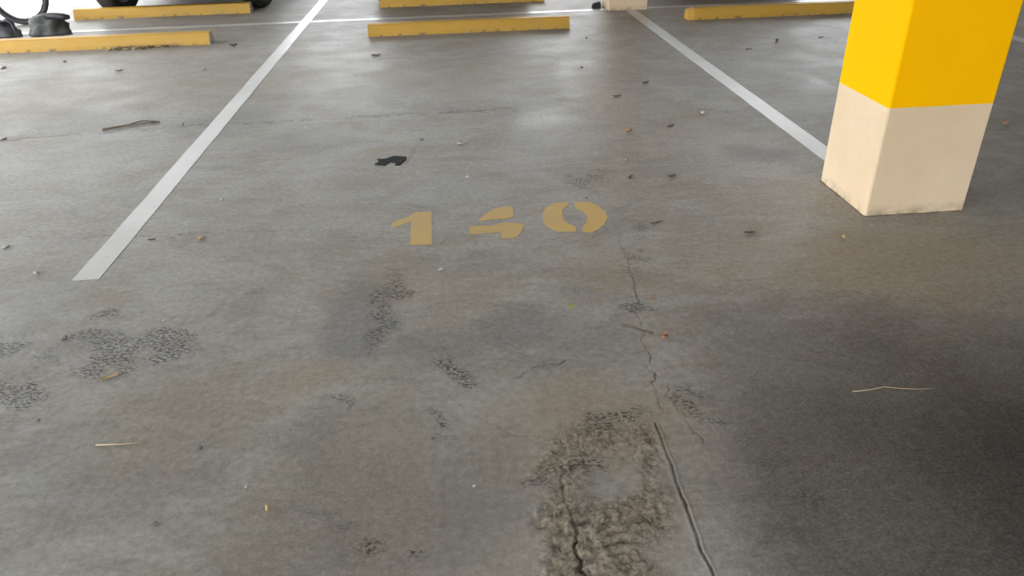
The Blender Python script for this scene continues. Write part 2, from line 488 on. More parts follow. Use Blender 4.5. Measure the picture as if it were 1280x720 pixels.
bm = bmesh.new(); add_box(bm, (-60, -50, -0.12), (60, 70, -0.03))
tag(from_bm('ground', bm, M['yard']), 'pale concrete yard outside the covered parking', kind='structure')


# ------------------------------------------------------------------ painted bay lines
def paint_strip(name, p0, p1, width, z, label, group=None, cut=0.0):
    """painted strip from p0 to p1, slightly ragged edges, 1.2 mm build"""
    p0 = Vector((*p0, 0)); p1 = Vector((*p1, 0))
    L = (p1 - p0).length
    d = (p1 - p0) / L
    s = Vector((-d.y, d.x, 0))
    n = max(4, int(L / 0.05))
    V, Fc = [], []
    for i in range(n + 1):
        t = L * i / n
        for sd in (-1, 1):
            off = sd * width / 2 + 0.0035 * (mnoise.noise(Vector((t * 6, sd * 3.3, p0.x))))
            sh = cut * sd if i == 0 else 0
            q = p0 + d * (t + sh) + s * off
            V.append((q.x, q.y, z)); V.append((q.x, q.y, z - 0.003))
    for i in range(n):
        a, b = i * 4, i * 4 + 4
        Fc += [(a, b, b + 2, a + 2), (a, a + 1, b + 1, b), (a + 2, b + 2, b + 3, a + 3)]
    Fc += [(0, 2, 3, 1), (n * 4, n * 4 + 1, n * 4 + 3, n * 4 + 2)]
    o = mesh(name, V, Fc, M['white'])
    return tag(o, label, 'bay line', group)


paint_strip('bay_line', (-1.395, 2.572), (-1.395, 13.2), 0.099, 0.0014, 'long white painted bay line with square end, beside the numeral one')
paint_strip('bay_line', (1.853, 3.13), (1.853, 7.815), 0.104, 0.0014, 'white painted bay line running between the two beige pillars')
paint_strip('bay_line', (-4.62, 2.572), (-4.62, 13.2), 0.099, 0.0014, 'white painted bay line passing under the bicycle')
paint_strip('bay_line', (4.51, 2.572), (4.51, 7.9), 0.105, 0.0014, 'short visible white bay line on the far side of the yellow pillar')
paint_strip('cross_line', (-8.6, 7.93), (8.6, 7.93), 0.10, 0.0019, 'thin white line crossing the floor behind the near wheel stops')


# ------------------------------------------------------------------ stencilled number
def crop(pts):                       # numeral outlines surveyed at 3.765 x magnification
    return [gp(460 + a * 340 / 1280, 220 + b * 340 / 1280) for a, b in pts]


def stencil(name, pieces, label):
    bm = bmesh.new()
    for pc in pieces:
        P = crop(pc)
        # subdivide and roughen the outline a touch
        Q = []
        for i, p in enumerate(P):
            q = P[(i + 1) % len(P)]
            for k in range(4):
                t = k / 4
                a = (p[0] * (1 - t) + q[0] * t, p[1] * (1 - t) + q[1] * t)
                j = mnoise.noise(Vector((a[0] * 60, a[1] * 60, 1))) * 0.0035
                Q.append((a[0] + j, a[1] + j))
        top = [bm.verts.new((a, b, 0.0012)) for a, b in Q]
        bot = [bm.verts.new((a, b, -0.002)) for a, b in Q]
        n = len(Q)
        f = bm.faces.new(top)
        for i in range(n):
            bm.faces.new((top[i], top[(i + 1) % n], bot[(i + 1) % n], bot[i]))
    bmesh.ops.triangulate(bm, faces=[f for f in bm.faces if len(f.verts) > 4])
    return tag(from_bm(name, bm, M['numeral']), label, 'painted number', 'stencilled bay number')


stencil('painted_numeral', [[(105, 240), (120, 217), (192, 192), (228, 170), (300, 168), (301, 245), (300, 322), (197, 325), (205, 214), (125, 243)]],
        'faded yellow stencilled numeral 1 on the concrete floor')
stencil('painted_numeral', [[(512, 215), (550, 183), (592, 154), (640, 145), (680, 145), (685, 192), (645, 203), (600, 203)],
                            [(478, 238), (600, 233), (622, 222), (660, 220), (735, 225), (722, 262), (697, 290), (628, 297), (624, 264), (480, 275)]],
        'faded yellow stencilled numeral 4 in two pieces on the floor')
stencil('painted_numeral', [[(938, 122), (880, 128), (838, 147), (820, 180), (825, 215), (850, 245), (895, 262), (978, 262), (978, 238), (945, 228), (918, 205), (912, 175), (922, 152), (940, 138)],
                            [(972, 122), (1040, 122), (1085, 142), (1115, 168), (1128, 195), (1112, 228), (1080, 254), (1045, 268), (1005, 260), (1012, 240), (1028, 218), (1032, 190), (1012, 165), (975, 150)]],
        'faded yellow stencilled numeral 0 split in two halves on the floor')


# ------------------------------------------------------------------ pillars
def pillar(lo, hi, band_z, label, top=2.9):
    c = ((lo[0] + hi[0]) / 2, (lo[1] + hi[1]) / 2)
    root = empty('pillar', (c[0], c[1], 0))
    hx, hy = (hi[0] - lo[0]) / 2, (hi[1] - lo[1]) / 2
    for nm, z0, z1, m in (('base_section', -0.01, band_z, M['beige']), ('painted_section', band_z, top, M['yellow'])):
        bm = bmesh.new()
        nz = max(2, int((z1 - z0) / 0.06))
        tv = [-1, -0.965] + [-0.9 + 1.8 * q / 12 for q in range(13)] + [0.965]
        per = len(tv)
        rings = []
        for k in range(nz + 1):
            z = z0 + (z1 - z0) * k / nz
            ring = []
            for side in range(4):
                for j in range(per):
                    t = tv[j]
                    p = [(t, -1), (1, t), (-t, 1), (-1, -t)][side]
                    q = Vector((p[0] * hx, p[1] * hy, z))
                    if j == 0:
                        q.x -= math.copysign(0.0028, q.x); q.y -= math.copysign(0.0028, q.y)
                    nn = mnoise.noise(Vector((q.x * 9, q.y * 9, z * 9)))
                    q.x += 0.0016 * nn; q.y += 0.0016 * nn
                    ring.append(bm.verts.new(q))
            rings.append(ring)
        n = per * 4
        for k in range(nz):
            for j in range(n):
                bm.faces.new((rings[k][j], rings[k][(j + 1) % n], rings[k + 1][(j + 1) % n], rings[k + 1][j]))
        bm.faces.new(rings[0][::-1]); bm.faces.new(rings[-1])
        o = from_bm(nm, bm, m, root)
        o['label'] = 'beige painted lower section' if nm == 'base_section' else 'bright yellow painted upper section'
    # mortar smear squeezed out around the foot
    bm = bmesh.new()
    V = []
    n = 120
    outer, inner = [], []
    for k in range(n):
        t = 4 * k / n
        side = int(t); u = -1 + 2 * (t - side)
        p = [(u, -1), (1, u), (-u, 1), (-1, -u)][side]
        g = 0.002 + 0.010 * max(0, mnoise.noise(Vector((p[0] * 4, p[1] * 4, 2))) + 0.35)
        nx_ = [(0, -1), (1, 0), (0, 1), (-1, 0)][side]
        outer.append(bm.verts.new((p[0] * hx + nx_[0] * g, p[1] * hy + nx_[1] * g, 0.0)))
        inner.append(bm.verts.new((p[0] * (hx - .004), p[1] * (hy - .004), 0.004)))
    for k in range(n):
        bm.faces.new((outer[k], outer[(k + 1) % n], inner[(k + 1) % n], inner[k]))
    from_bm('mortar_fillet', bm, M['mortar'], root)
    return tag(root, label, 'pillar')


pillar((1.668, 2.712), (2.093, 3.124), 0.451, 'square pillar, bright yellow above a beige base, beside the numeral 0')
pillar((1.63, 7.82), (2.02, 8.23), 0.455, 'square beige-footed pillar standing where the two white lines meet')


# ------------------------------------------------------------------ wheel stops
def wheel_stop(x0, x1, y0, label, bare_end=True, seed=0, chamfer=0.0):
    root = empty('wheel_stop', ((x0 + x1) / 2, y0 + 0.075, 0))
    L = x1 - x0
    prof = [(-0.075, -0.002), (-0.072, 0.03), (-0.052, 0.092), (-0.044, 0.100), (0.044, 0.100), (0.052, 0.092), (0.072, 0.03), (0.075, -0.002)]
    bm = bmesh.new()
    n = 60
    rings = []
    for i in range(n + 1):
        t = -L / 2 + L * i / n
        ends = max(0.0, 1 - min(i, n - i) / 2.0)
        ring = []
        for (py, pz) in prof:
            s = 1 - chamfer * ends
            j = 0.0022 * mnoise.noise(Vector((t * 14 + seed * 9, py * 40, pz * 40)))
            chip = 0.0
            if pz < 0.001 and py < 0:
                chip = 0.010 * max(0, mnoise.noise(Vector((t * 22 + seed * 5, 3, 1))) - 0.1)
            ring.append(bm.verts.new((t, py * s + j + chip, pz * (1 - chamfer * .8 * ends) + j)))
        rings.append(ring)
    m = len(prof)
    for i in range(n):
        for j in range(m):
            bm.faces.new((rings[i][j], rings[i + 1][j], rings[i + 1][(j + 1) % m], rings[i][(j + 1) % m]))
    bm.faces.new(rings[0]); bm.faces.new(rings[-1][::-1])
    from_bm('bar', bm, M['stop'], root)
    if bare_end:
        for sgn in (-1, 1):
            bm = bmesh.new()
            a = [bm.verts.new((sgn * (L / 2 - 0.001), p[0], p[1])) for p in prof]
            b = [bm.verts.new((sgn * (L / 2 + 0.004), p[0] * 0.97, max(p[1] * 0.97, 0.001))) for p in prof]
            for j in range(m):
                bm.faces.new((a[j], a[(j + 1) % m], b[(j + 1) % m], b[j]))
            bm.faces.new(b)
            e = from_bm('end_face', bm, M['stop_end'], root)
            e['label'] = 'bare pale concrete end face'
    return tag(root, label, 'wheel stop')


wheel_stop(-0.702, 1.108, 7.015, 'weathered yellow concrete wheel stop in the bay numbered 140', False, 1)
wheel_stop(-3.89, -2.078, 6.985, 'yellow concrete wheel stop with dry leaves caught along its foot', True, 2)
wheel_stop(-3.89, -2.078, 8.62, 'yellow concrete wheel stop with bare ends right before two black tyres', True, 3)
wheel_stop(-0.705, 1.08, 8.62, 'yellow concrete wheel stop across the white line from bay 140', False, 4)
wheel_stop(2.245, 4.05, 7.16, 'yellow concrete wheel stop with a painted rounded end, past the pillar foot', False, 5, 0.22)
wheel_stop(2.245, 4.05, 8.62, 'yellow concrete wheel stop in front of the grey car', False, 6)


# ------------------------------------------------------------------ cars in the facing bays
def wheel_parts(root, x, y, side, steer=0.0, r=0.30, w=0.19):
    """side = +1 or -1: which way the outer face looks"""
    wh = empty('wheel_tmp')
    bm = bmesh.new()
    h = w / 2
    add_lathe_x(bm, [(-h * .75, r * .62), (-h, r * .72), (-h * 1.02, r * .88), (-h * .82, r * .97), (-h * .5, r), (0, r * 1.003), (h * .5, r), (h * .82, r * .97), (h * 1.02, r * .88), (h, r * .72), (h * .75, r * .62)], 40)
    tyre = from_bm('tyre', bm, M['rubber'], root, True)
    bm = bmesh.new()
    add_lathe_x(bm, [(-h * .7, r * .60), (-h * .72, r * .66), (h * .72, r * .66), (h * .70, r * .60), (h * .55, r * .57), (-h * .55, r * .57)], 40)
    for k in range(5):
        a = 2 * math.pi * k / 5
        c, s = math.cos(a), math.sin(a)
        pts = []
        for rr_, ww in ((0.06, 0.028), (r * .6, 0.020)):
            for sg in (-1, 1):
                for xx in (side * h * .55, side * h * .25):
                    pts.append(bm.verts.new((xx, rr_ * c - sg * ww * s, rr_ * s + sg * ww * c)))
        for f in ((0, 1, 3, 2), (4, 6, 7, 5), (0, 4, 5, 1), (2, 3, 7, 6), (0, 2, 6, 4), (1, 5, 7, 3)):
            bm.faces.new([pts[i] for i in f])
    add_tube(bm, [(side * h * .2, 0, 0), (side * h * .65, 0, 0)], 0.062, 20)
    rim = from_bm('rim', bm, M['alloy'], tyre)
    bm = bmesh.new()
    add_tube(bm, [(-side * h * .72, 0, 0), (-side * h * .5, 0, 0)], r * .61, 24)
    from_bm('brake_disc', bm, M['black'], tyre)
    bpy.data.objects.remove(wh)
    tyre.location = (x, y, r)
    tyre.rotation_euler = (0, 0, steer)


def car(cx, y_axle, paint, label, steer=0.0):
    """hatchback nosed in towards the wheel stop, nose along -y"""
    root = empty('car', (cx, y_axle, 0))
    WB, R = 2.45, 0.30
    y0, y1 = -0.72, WB + 0.68
    n = 72
    top_z = lambda t: np.interp(t, [0, .02, .06, .15, .27, .31, .85, .95, 1], [.52, .62, .70, .80, .89, .91, .92, .88, .70])
    halfw = lambda t: np.interp(t, [0, .015, .05, .12, .3, .7, .92, .98, 1], [.50, .62, .74, .80, .835, .835, .79, .70, .60])

    def arch(y):
        z = 0.25 + 0.06 * max(0, 1 - (y - y0) / 0.35) + 0.08 * max(0, 1 - (y1 - y) / 0.3)
        for ya in (0, WB):
            d = abs(y - ya)
            if d < 0.365:
                z = max(z, R + math.sqrt(0.365 ** 2 - d * d))
        return min(z, 0.66)
    bm = bmesh.new(); rings = []
    for i in range(n + 1):
        t = i / n; y = y0 + (y1 - y0) * t
        zt, hw, zb = float(top_z(t)), float(halfw(t)), arch(y)
        zt = max(zt, zb + 0.06)
        zm = max(zb + 0.02, min(0.58, zt - 0.05))
        half = [(hw * .80, zb), (hw * .985, zb + 0.01), (hw, zm), (hw * .965, zt - 0.04), (hw * .90, zt - 0.005), (hw * .5, zt + 0.02), (0, zt + 0.028)]
        ring = [bm.verts.new((px, y, pz)) for px, pz in half] + [bm.verts.new((-px, y, pz)) for px, pz in half[-2::-1]]
        rings.append(ring)
    m = len(rings[0])
    for i in range(n):
        for j in range(m):
            bm.faces.new((rings[i][j], rings[i + 1][j], rings[i + 1][(j + 1) % m], rings[i][(j + 1) % m]))
    bm.faces.new(rings[0]); bm.faces.new(rings[-1])
    body = from_bm('body', bm, paint, root, True)
    # underbody between the wheels
    bm = bmesh.new(); add_box(bm, (-0.54, y0 + 0.12, 0.24), (0.54, y1 - 0.12, 0.52), 0.02)
    from_bm('underbody', bm, M['black'], root)
    # greenhouse
    st = [(0.27, .76, .86, .0), (0.42, .70, .85, .46), (0.50, .66, .83, .53), (0.72, .65, .83, .54), (0.86, .64, .81, .48), (0.965, .66, .78, .0)]
    bm = bmesh.new(); rings = []
    for t, rw, bw, hh in st:
        y = y0 + (y1 - y0) * t
        zb = float(top_z(t)) - 0.02
        half = [(bw * .93, zb), (rw * .86 + .06 * (hh < .1), zb + hh * .9 + .004), (rw * .7, zb + hh + .02), (0, zb + hh + .035)]
        rings.append([bm.verts.new((px, y, pz)) for px, pz in half] + [bm.verts.new((-px, y, pz)) for px, pz in half[-2::-1]])
    m = len(rings[0])
    for i in range(len(rings) - 1):
        for j in range(m - 1):
            bm.faces.new((rings[i][j], rings[i + 1][j], rings[i + 1][j + 1], rings[i][j + 1]))
    from_bm('windows', bm, M['glass'], root, False)
    bm = bmesh.new(); rings = []
    for t, rw, bw, hh in st[1:5]:
        y = y0 + (y1 - y0) * t
        zb = float(top_z(t)) - 0.02
        half = [(rw * .88, zb + hh * .9), (rw * .72, zb + hh + .03), (0, zb + hh + .047)]
        rings.append([bm.verts.new((px, y, pz)) for px, pz in half] + [bm.verts.new((-px, y, pz)) for px, pz in half[-2::-1]])
    for i in range(len(rings) - 1):
        for j in range(4):
            bm.faces.new((rings[i][j], rings[i + 1][j], rings[i + 1][j + 1], rings[i][j + 1]))
    from_bm('roof', bm, paint, root, True)
    for s in (-1, 1):
        bm = bmesh.new(); add_box(bm, (s * .60 - .13, y0 + .04, .56), (s * .60 + .13, y0 + .22, .68), 0.03)
        from_bm('headlamp', bm, M['lens'], root, True)
        bm = bmesh.new(); add_box(bm, (s * .90 - .07, 0.72, .88), (s * .90 + .07, 0.82, .99), 0.025)
        from_bm('door_mirror', bm, paint, root, True)
        for ya in (0, WB):
            wheel_parts(root, s * 0.745, ya, s, steer if ya == 0 else 0.0)
    bm = bmesh.new(); add_box(bm, (-.42, y0 - .012, .34), (.42, y0 + .10, .46), 0.015)
    from_bm('grille', bm, M['black'], root)
    return tag(root, label, 'car')


def car_paint(name, c):
    t = NT(name)
    t.b.inputs['Coat Weight'].default_value = 0.8
    t.b.inputs['Coat Roughness'].default_value = 0.05
    return t.out(t.mix(t.map(t.noise(300, 2), .4, .6, 0, .15), c, tuple(min(1, v * 1.3) for v in c)), 0.4, 0.2)


car(-2.80, 9.03, car_paint('white_car_paint', (0.62, 0.63, 0.64)), 'white hatchback with black tyres nosed up behind the wheel stop with bare ends', -0.30)
car(0.09, 9.03, car_paint('charcoal_car_paint', (0.03, 0.032, 0.036)), 'charcoal hatchback nosed up to the wheel stop facing bay 140')
car(3.20, 9.06, car_paint('mid_grey_car_paint', (0.10, 0.10, 0.11)), 'grey hatchback parked in the bay beyond the far pillar')


# ------------------------------------------------------------------ bicycle at the end of the white line
def bicycle(loc, rz):
    root = empty('bicycle', loc, rz)
    R = 0.305; wb = 0.92

    def wheel(x):
        bm = bmesh.new()
        ring = [(x + (R - .021) * math.cos(a), 0, R + (R - .021) * math.sin(a)) for a in [2 * math.pi * k / 48 for k in range(48)]]
        rings = []
        for k, p in enumerate(ring):
            a = 2 * math.pi * k / 48
            rings.append([bm.verts.new((x + (R - .023 + .023 * math.cos(b)) * math.cos(a), .023 * math.sin(b), R + (R - .023 + .023 * math.cos(b)) * math.sin(a))) for b in [2 * math.pi * j / 10 for j in range(10)]])
        for k in range(48):
            for j in range(10):
                bm.faces.new((rings[k][j], rings[(k + 1) % 48][j], rings[(k + 1) % 48][(j + 1) % 10], rings[k][(j + 1) % 10]))
        t = from_bm('tyre', bm, M['rubber'], root, True)
        bm = bmesh.new()
        pts = [(x + (R - .052) * math.cos(a), 0, R + (R - .052) * math.sin(a)) for a in [2 * math.pi * k / 40 for k in range(41)]]
        add_tube(bm, pts, 0.010, 6, False)
        from_bm('rim', bm, M['black'], t)
        for k in range(14):
            bm = bmesh.new()
            a = 2 * math.pi * k / 14
            sg = 1 if k % 2 else -1
            add_tube(bm, [(x + .018 * math.cos(a + sg), .02 * sg, R + .018 * math.sin(a + sg)), (x + (R - .05) * math.cos(a), 0, R + (R - .05) * math.sin(a))], 0.0011, 4)
            from_bm('spoke', bm, M['steel'], t)
        bm = bmesh.new(); add_tube(bm, [(x, -.05, R), (x, .05, R)], 0.017, 12)
        from_bm('hub', bm, M['steel'], t)
    wheel(0); wheel(-wb)
    P = dict(hd=(-.10, 0, .72), hb=(-.075, 0, .62), bb=(-.52, 0, .26), st=(-.66, 0, .62), sp=(-.70, 0, .76))
    bm = bmesh.new()
    add_tube(bm, [P['hd'], P['hb']], .019, 10)
    add_tube(bm, [P['hd'], P['st']], .015, 10); add_tube(bm, [P['hb'], P['bb']], .018, 10); add_tube(bm, [P['st'], P['bb']], .015, 10)
    for s in (-1, 1):
        add_tube(bm, [P['bb'], (-wb, s * .055, R)], .009, 8); add_tube(bm, [P['st'], (-wb, s * .055, R)], .008, 8)
    from_bm('frame', bm, M['black'], root, True)
    bm = bmesh.new()
    for s in (-1, 1):
        add_tube(bm, [(-.07, s * .03, .60), (-.055, s * .045, .55), (0, s * .05, R)], .011, 8)
    add_tube(bm, [(-.07, -.04, .60), (-.07, .04, .60)], .014, 8)
    from_bm('fork', bm, M['black'], root, True)
    bm = bmesh.new()
    add_tube(bm, [P['hd'], (-.12, 0, .84)], .012, 8)
    add_tube(bm, [(-.20, -.28, .88), (-.13, -.20, .86), (-.11, 0, .84), (-.13, .20, .86), (-.20, .28, .88)], .011, 8)
    from_bm('handlebar', bm, M['black'], root, True)
    bm = bmesh.new()
    add_tube(bm, [P['st'], P['sp']], .012, 8)
    add_tube(bm, [(-.58, 0, .785), (-.66, 0, .785), (-.74, 0, .79), (-.82, 0, .80)], [.016, .03, .062, .05], 12)
    from_bm('saddle', bm, M['black'], root, True)
    bm = bmesh.new()
    add_lathe_x(bm, [(-.003, .02), (-.003, .075), (.003, .075), (.003, .02)], 28, (0, 0, 0))
    cr = from_bm('crank', bm, M['steel'], root)
    cr.location = (-.52, -.05, .26); cr.rotation_euler = (0, 0, math.pi / 2)
    for s in (-1, 1):
        bm = bmesh.new()
        add_tube(bm, [(-.52, s * .06, .26), (-.52 + s * .12, s * .075, .26 - s * .10)], .009, 6)
        add_box(bm, (-.52 + s * .12 - .04, min(s * .08, s * .16), .26 - s * .10 - .01), (-.52 + s * .12 + .04, max(s * .08, s * .16), .26 - s * .10 + .01), .004)
        from_bm('pedal', bm, M['black'], root)
    bm = bmesh.new()
    add_tube(bm, [(-.60, .05, .25), (-.66, .20, .004)], .008, 6)
    from_bm('kickstand', bm, M['steel'], root)
    return tag(root, 'small black bicycle standing behind the wheel stop with leaves', 'bicycle')


wx_, wy_ = gp(34, 31)
bicycle((wx_, wy_, 0), math.radians(-4))


def lump(name, c, rx, ry, h, mat, label, cat, seed, tail=None, group=None):
    """slumped bag / folded cover resting on the floor, creased surface"""
    root = empty(name, (c[0], c[1], 0))
    bm = bmesh.new()
    nu, nv = 44, 16
    rings = []
    for j in range(nv + 1):
        v = j / nv
        ring = []
        for i in range(nu):
            a = 2 * math.pi * i / nu
            rad = math.cos(v * math.pi / 2) ** 0.8
            zz = math.sin(v * math.pi / 2) ** 0.95
            p = Vector((math.cos(a) * rad, math.sin(a) * rad, zz))
            f = 1 + 0.32 * mnoise.noise(p * 1.9 + Vector((seed, 0, 0))) + 0.08 * mnoise.noise(Vector((p.x * 2, p.y * 2, p.z * 9)) + Vector((seed, 3, 0)))
            ring.append(bm.verts.new((p.x * rx * f, p.y * ry * f, max(0.0, p.z * h * (1 + 0.22 * mnoise.noise(p * 2.2 + Vector((0, seed, 0))))))))
        rings.append(ring)
    for j in range(nv):
        for i in range(nu):
            bm.faces.new((rings[j][i], rings[j][(i + 1) % nu], rings[j + 1][(i + 1) % nu], rings[j + 1][i]))
    bm.faces.new(rings[0][::-1])
    bmesh.ops.remove_doubles(bm, verts=bm.verts, dist=1e-5)
    from_bm('body', bm, mat, root, True)
    if tail:
        bm = bmesh.new()
        add_tube(bm, [Vector(p) for p in tail[0]], tail[1], 10)
        from_bm(tail[2], bm, M['cloth_black'], root, True)
    return tag(root, label, cat, group)


bx0 = gp(30, 47); bx1 = gp(84, 45)
lump('cloth_bundle', ((bx0[0] + bx1[0]) / 2 - 0.01, bx0[1] + 0.13), 0.195, 0.12, 0.165, M['cloth'],
     'dark grey canvas bundle slumped on the floor against the bicycle wheel', 'bundle', 2.0,
     ([(-.12, .02, .15), (.0, .0, .165), (.10, -.02, .165), (.17, -.02, .155), (.225, -.02, .15)], [.018, .028, .030, .032, .018], 'carry_strap'))
lump('shoulder_bag', (gp(2, 48)[0] - 0.09, gp(2, 48)[1] + 0.085), 0.22, 0.085, 0.15, M['cloth_black'],
     'black nylon bag lying next to the grey canvas bundle', 'bag', 7.0,
     ([(.08, .0, .13), (.15, -.01, .15), (.19, -.01, .12), (.20, -.02, .05), (.19, -.03, .008)], [.014, .018, .02, .018, .012], 'carry_strap'))


# ------------------------------------------------------------------ litter on the floor
def leaf(px, py, length, width, rot, mat, label, curl=0.3, name='dry_leaf', group=None, z=0.0, stem=True):
    x, y = gp(px, py)
    root = empty(name, (x, y, z), rot)
    bm = bmesh.new()
    nu, nv = 10, 6
    g = []
    for i in range(nu + 1):
        t = i / nu
        w = width / 2 * (math.sin(math.pi * min(1, t * 0.94 + 0.03)) ** 0.75)
        row = []
        for j in range(nv + 1):
            s = -1 + 2 * j / nv
            zz = 0.0015 + curl * width * (abs(s) ** 1.6) * 0.9 + curl * length * 0.35 * (2 * t - 1) ** 2 + 0.0012 * mnoise.noise(Vector((t * 4 + px, s * 2, py)))
            row.append(bm.verts.new((length * (t - .5), w * s * (1 - .25 * curl), max(0.0006, zz))))
        g.append(row)
    for i in range(nu):
        for j in range(nv):
            bm.faces.new((g[i][j], g[i + 1][j], g[i + 1][j + 1], g[i][j + 1]))
    o = from_bm('blade', bm, mat, root, True)
    md = o.modifiers.new('thick', 'SOLIDIFY'); md.thickness = 0.0006; md.offset = 1
    if stem:
        bm = bmesh.new()
        zt = 0.0015 + curl * length * .35
        add_tube(bm, [(length * .46, 0, zt), (length * .6, length * .03, zt * .6 + .001), (length * .72, length * .08, .0015)], [.0012, .001, .0008], 5)
        from_bm('stalk', bm, M['twig'], root)
    return tag(root, label, 'leaf', group)


def pebble(px, py, size, mat, label, name='pebble', cat='pebble', flat=0.7, group=None):
    x, y = gp(px, py)
    size *= 0.74
    bm = bmesh.new()
    bmesh.ops.create_icosphere(bm, subdivisions=2, radius=1)
    for v in bm.verts:
        n = v.co.copy()
        f = 1 + 0.35 * mnoise.noise(n * 1.3 + Vector((px, py, 0)) * 0.37)
        v.co = Vector((n.x * size * .62 * f, n.y * size * .45 * f, n.z * size * .5 * flat * f))
    zmin = min(v.co.z for v in bm.verts)
    for v in bm.verts: v.co.z -= zmin
    o = from_bm(name, bm, mat)
    o.location = (x, y, 0)
    o.rotation_euler = (0, 0, (px * 1.7 + py) % 3.1)
    return tag(o, label, cat, group)


def twig(pts, rad, mat, label, name='twig', z=None, cat='twig', side=None):
    P = [gp(*p) for p in pts]
    c = P[0]
    bm = bmesh.new()
    n = len(P)
    zs = z or [rad] * n
    add_tube(bm, [(p[0] - c[0], p[1] - c[1], max(zs[i], rad)) for i, p in enumerate(P)], [rad * (1 - .5 * i / (n - 1)) for i in range(n)], 6)
    if side:
        Q = [gp(*p) for p in side]
        add_tube(bm, [(p[0] - c[0], p[1] - c[1], rad) for p in Q], rad * .6, 6)
    o = from_bm(name, bm, mat, None, True)
    o.location = (c[0], c[1], 0)
    return tag(o, label, cat)


# black scrap
sc_pts = [(468, 206), (474, 203), (471, 199), (482, 199), (492, 196), (508, 196), (507, 200), (503, 203), (500, 207), (494, 207), (495, 204), (488, 203), (483, 205), (482, 207)]
P = [gp(*p) for p in sc_pts]
c0 = (sum(p[0] for p in P) / len(P), sum(p[1] for p in P) / len(P))
bm = bmesh.new()
top = [bm.verts.new((p[0] - c0[0], p[1] - c0[1], 0.004 + 0.002 * math.sin(i * 2.1))) for i, p in enumerate(P)]
bot = [bm.verts.new((p[0] - c0[0], p[1] - c0[1], 0.0)) for p in P]
bm.faces.new(top)
for i in range(len(P)):
    bm.faces.new((top[i], top[(i + 1) % len(P)], bot[(i + 1) % len(P)], bot[i]))
bmesh.ops.triangulate(bm, faces=[f for f in bm.faces if len(f.verts) > 4])
o = from_bm('plastic_scrap', bm, M['tar'])
o.location = (*c0, 0)
tag(o, 'torn scrap of black plastic lying between the numerals and the wheel stop', 'scrap')

leaf(136, 472, .062, .018, 0.35, M['leaf_tan'], 'narrow dry tan leaf between pitted concrete and the straw', .12)
leaf(831, 423, .034, .026, 0.7, M['leaf_brown'], 'curled reddish brown leaf beside the long floor crack', .55)
leaf(714, 384, .024, .014, -1.1, M['leaf_green'], 'tiny yellow-green leaf on the floor between numeral 0 and the brown curled leaf', .4, name='green_leaf')
leaf(741, 364, .024, .012, 0.1, M['leaf_brown'], 'small flat brown leaf scrap just past the yellow-green leaf', .25, stem=False)
leaf(817, 374, .026, .010, 0.2, M['leaf_brown'], 'thin pale brown leaf scrap near the curled brown leaf', .3, stem=False)
leaf(786, 165, .045, .035, 0.5, M['leaf_brown'], 'orange-brown leaf scrap out on the smooth floor between white lines', .5)
leaf(1256, 156, .042, .034, 0.2, M['leaf_brown'], 'orange-brown dry leaf on the shaded side of the yellow pillar', .5)
leaf(937, 292, .040, .020, -0.1, M['leaf_dark'], 'dark brown leaf on the floor before the yellow pillar', .3)
leaf(820, 279, .055, .012, 0.35, M['leaf_dark'], 'slim dark leaf lying beside the numeral 0', .2)
leaf(788, 222, .040, .018, 0.9, M['leaf_dark'], 'dark rotted leaf scrap between the numeral 0 and the far pillar, by pits', .25, stem=False)
leaf(840, 221, .040, .022, 0.2, M['leaf_dark'], 'small dark leaf scrap between numeral 0 and the white line', .3, stem=False)
leaf(838, 158, .050, .020, 0.5, M['leaf_dark'], 'dark narrow leaf scrap next to the orange-brown one', .25, stem=False)
leaf(807, 104, .05, .025, 0.4, M['leaf_dark'], 'dark leaf scrap near the far part of the pillar line', .3, stem=False)
leaf(771, 121, .05, .02, 0.1, M['leaf_dark'], 'dark leaf scrap on the floor between the far pillar and orange-brown scrap', .3, stem=False)
leaf(470, 70, .07, .03, 0.1, M['leaf_dark'], 'dark leaf scrap on the floor before the bay 140 wheel stop', .3, stem=False)
leaf(292, 58, .06, .035, 0.3, M['leaf_dark'], 'dark curled leaf off the bare end of a wheel stop', .5)
leaf(149, 89, .05, .025, 0.3, M['leaf_dark'], 'dark leaf scrap on the floor of the leafy wheel stop bay', .3, stem=False)
leaf(190, 317 - 17, .03, .012, 0.2, M['leaf_dark'], 'tiny dark leaf scrap beside the long white line', .2, stem=False)
leaf(971, 52, .05, .03, 1.2, M['leaf_dark'], 'dark curled leaf in the bay past the pillar line', .5)
leaf(936, 62, .05, .022, 0.2, M['leaf_dark'], 'flat dark leaf scrap in the bay past the pillar line', .2, stem=False)
leaf(1026, 47, .05, .022, 0.2, M['leaf_dark'], 'dark leaf scrap close to the wheel stop past the pillar', .2, stem=False)

# leaves swept up against the wheel stop
rl = random.Random(4)
KINDS = (('leaf_tan', 'tan'), ('leaf_dark', 'dark rotted'), ('leaf_brown', 'reddish brown'))
spots = [(-2.88 + 0.062 * k, 6.947) for k in range(9)] + [(-2.90 + 0.07 * k, 6.895) for k in range(5)]
for k, (x, y) in enumerate(spots):
    mk, word = KINDS[(0, 1, 1, 0, 2, 1, 0, 1, 2, 0, 1, 0, 0, 1)[k]]
    o = leaf(0, 600 + k, .050 + .006 * rl.random(), .034, rl.uniform(-.2, .2), M[mk],
             'small %s dry leaf caught along the foot of the yellow wheel stop' % word, .45, group='dry leaves swept against the wheel stop', stem=False)
    o.location = (x + rl.uniform(-.003, .003), y, 0)

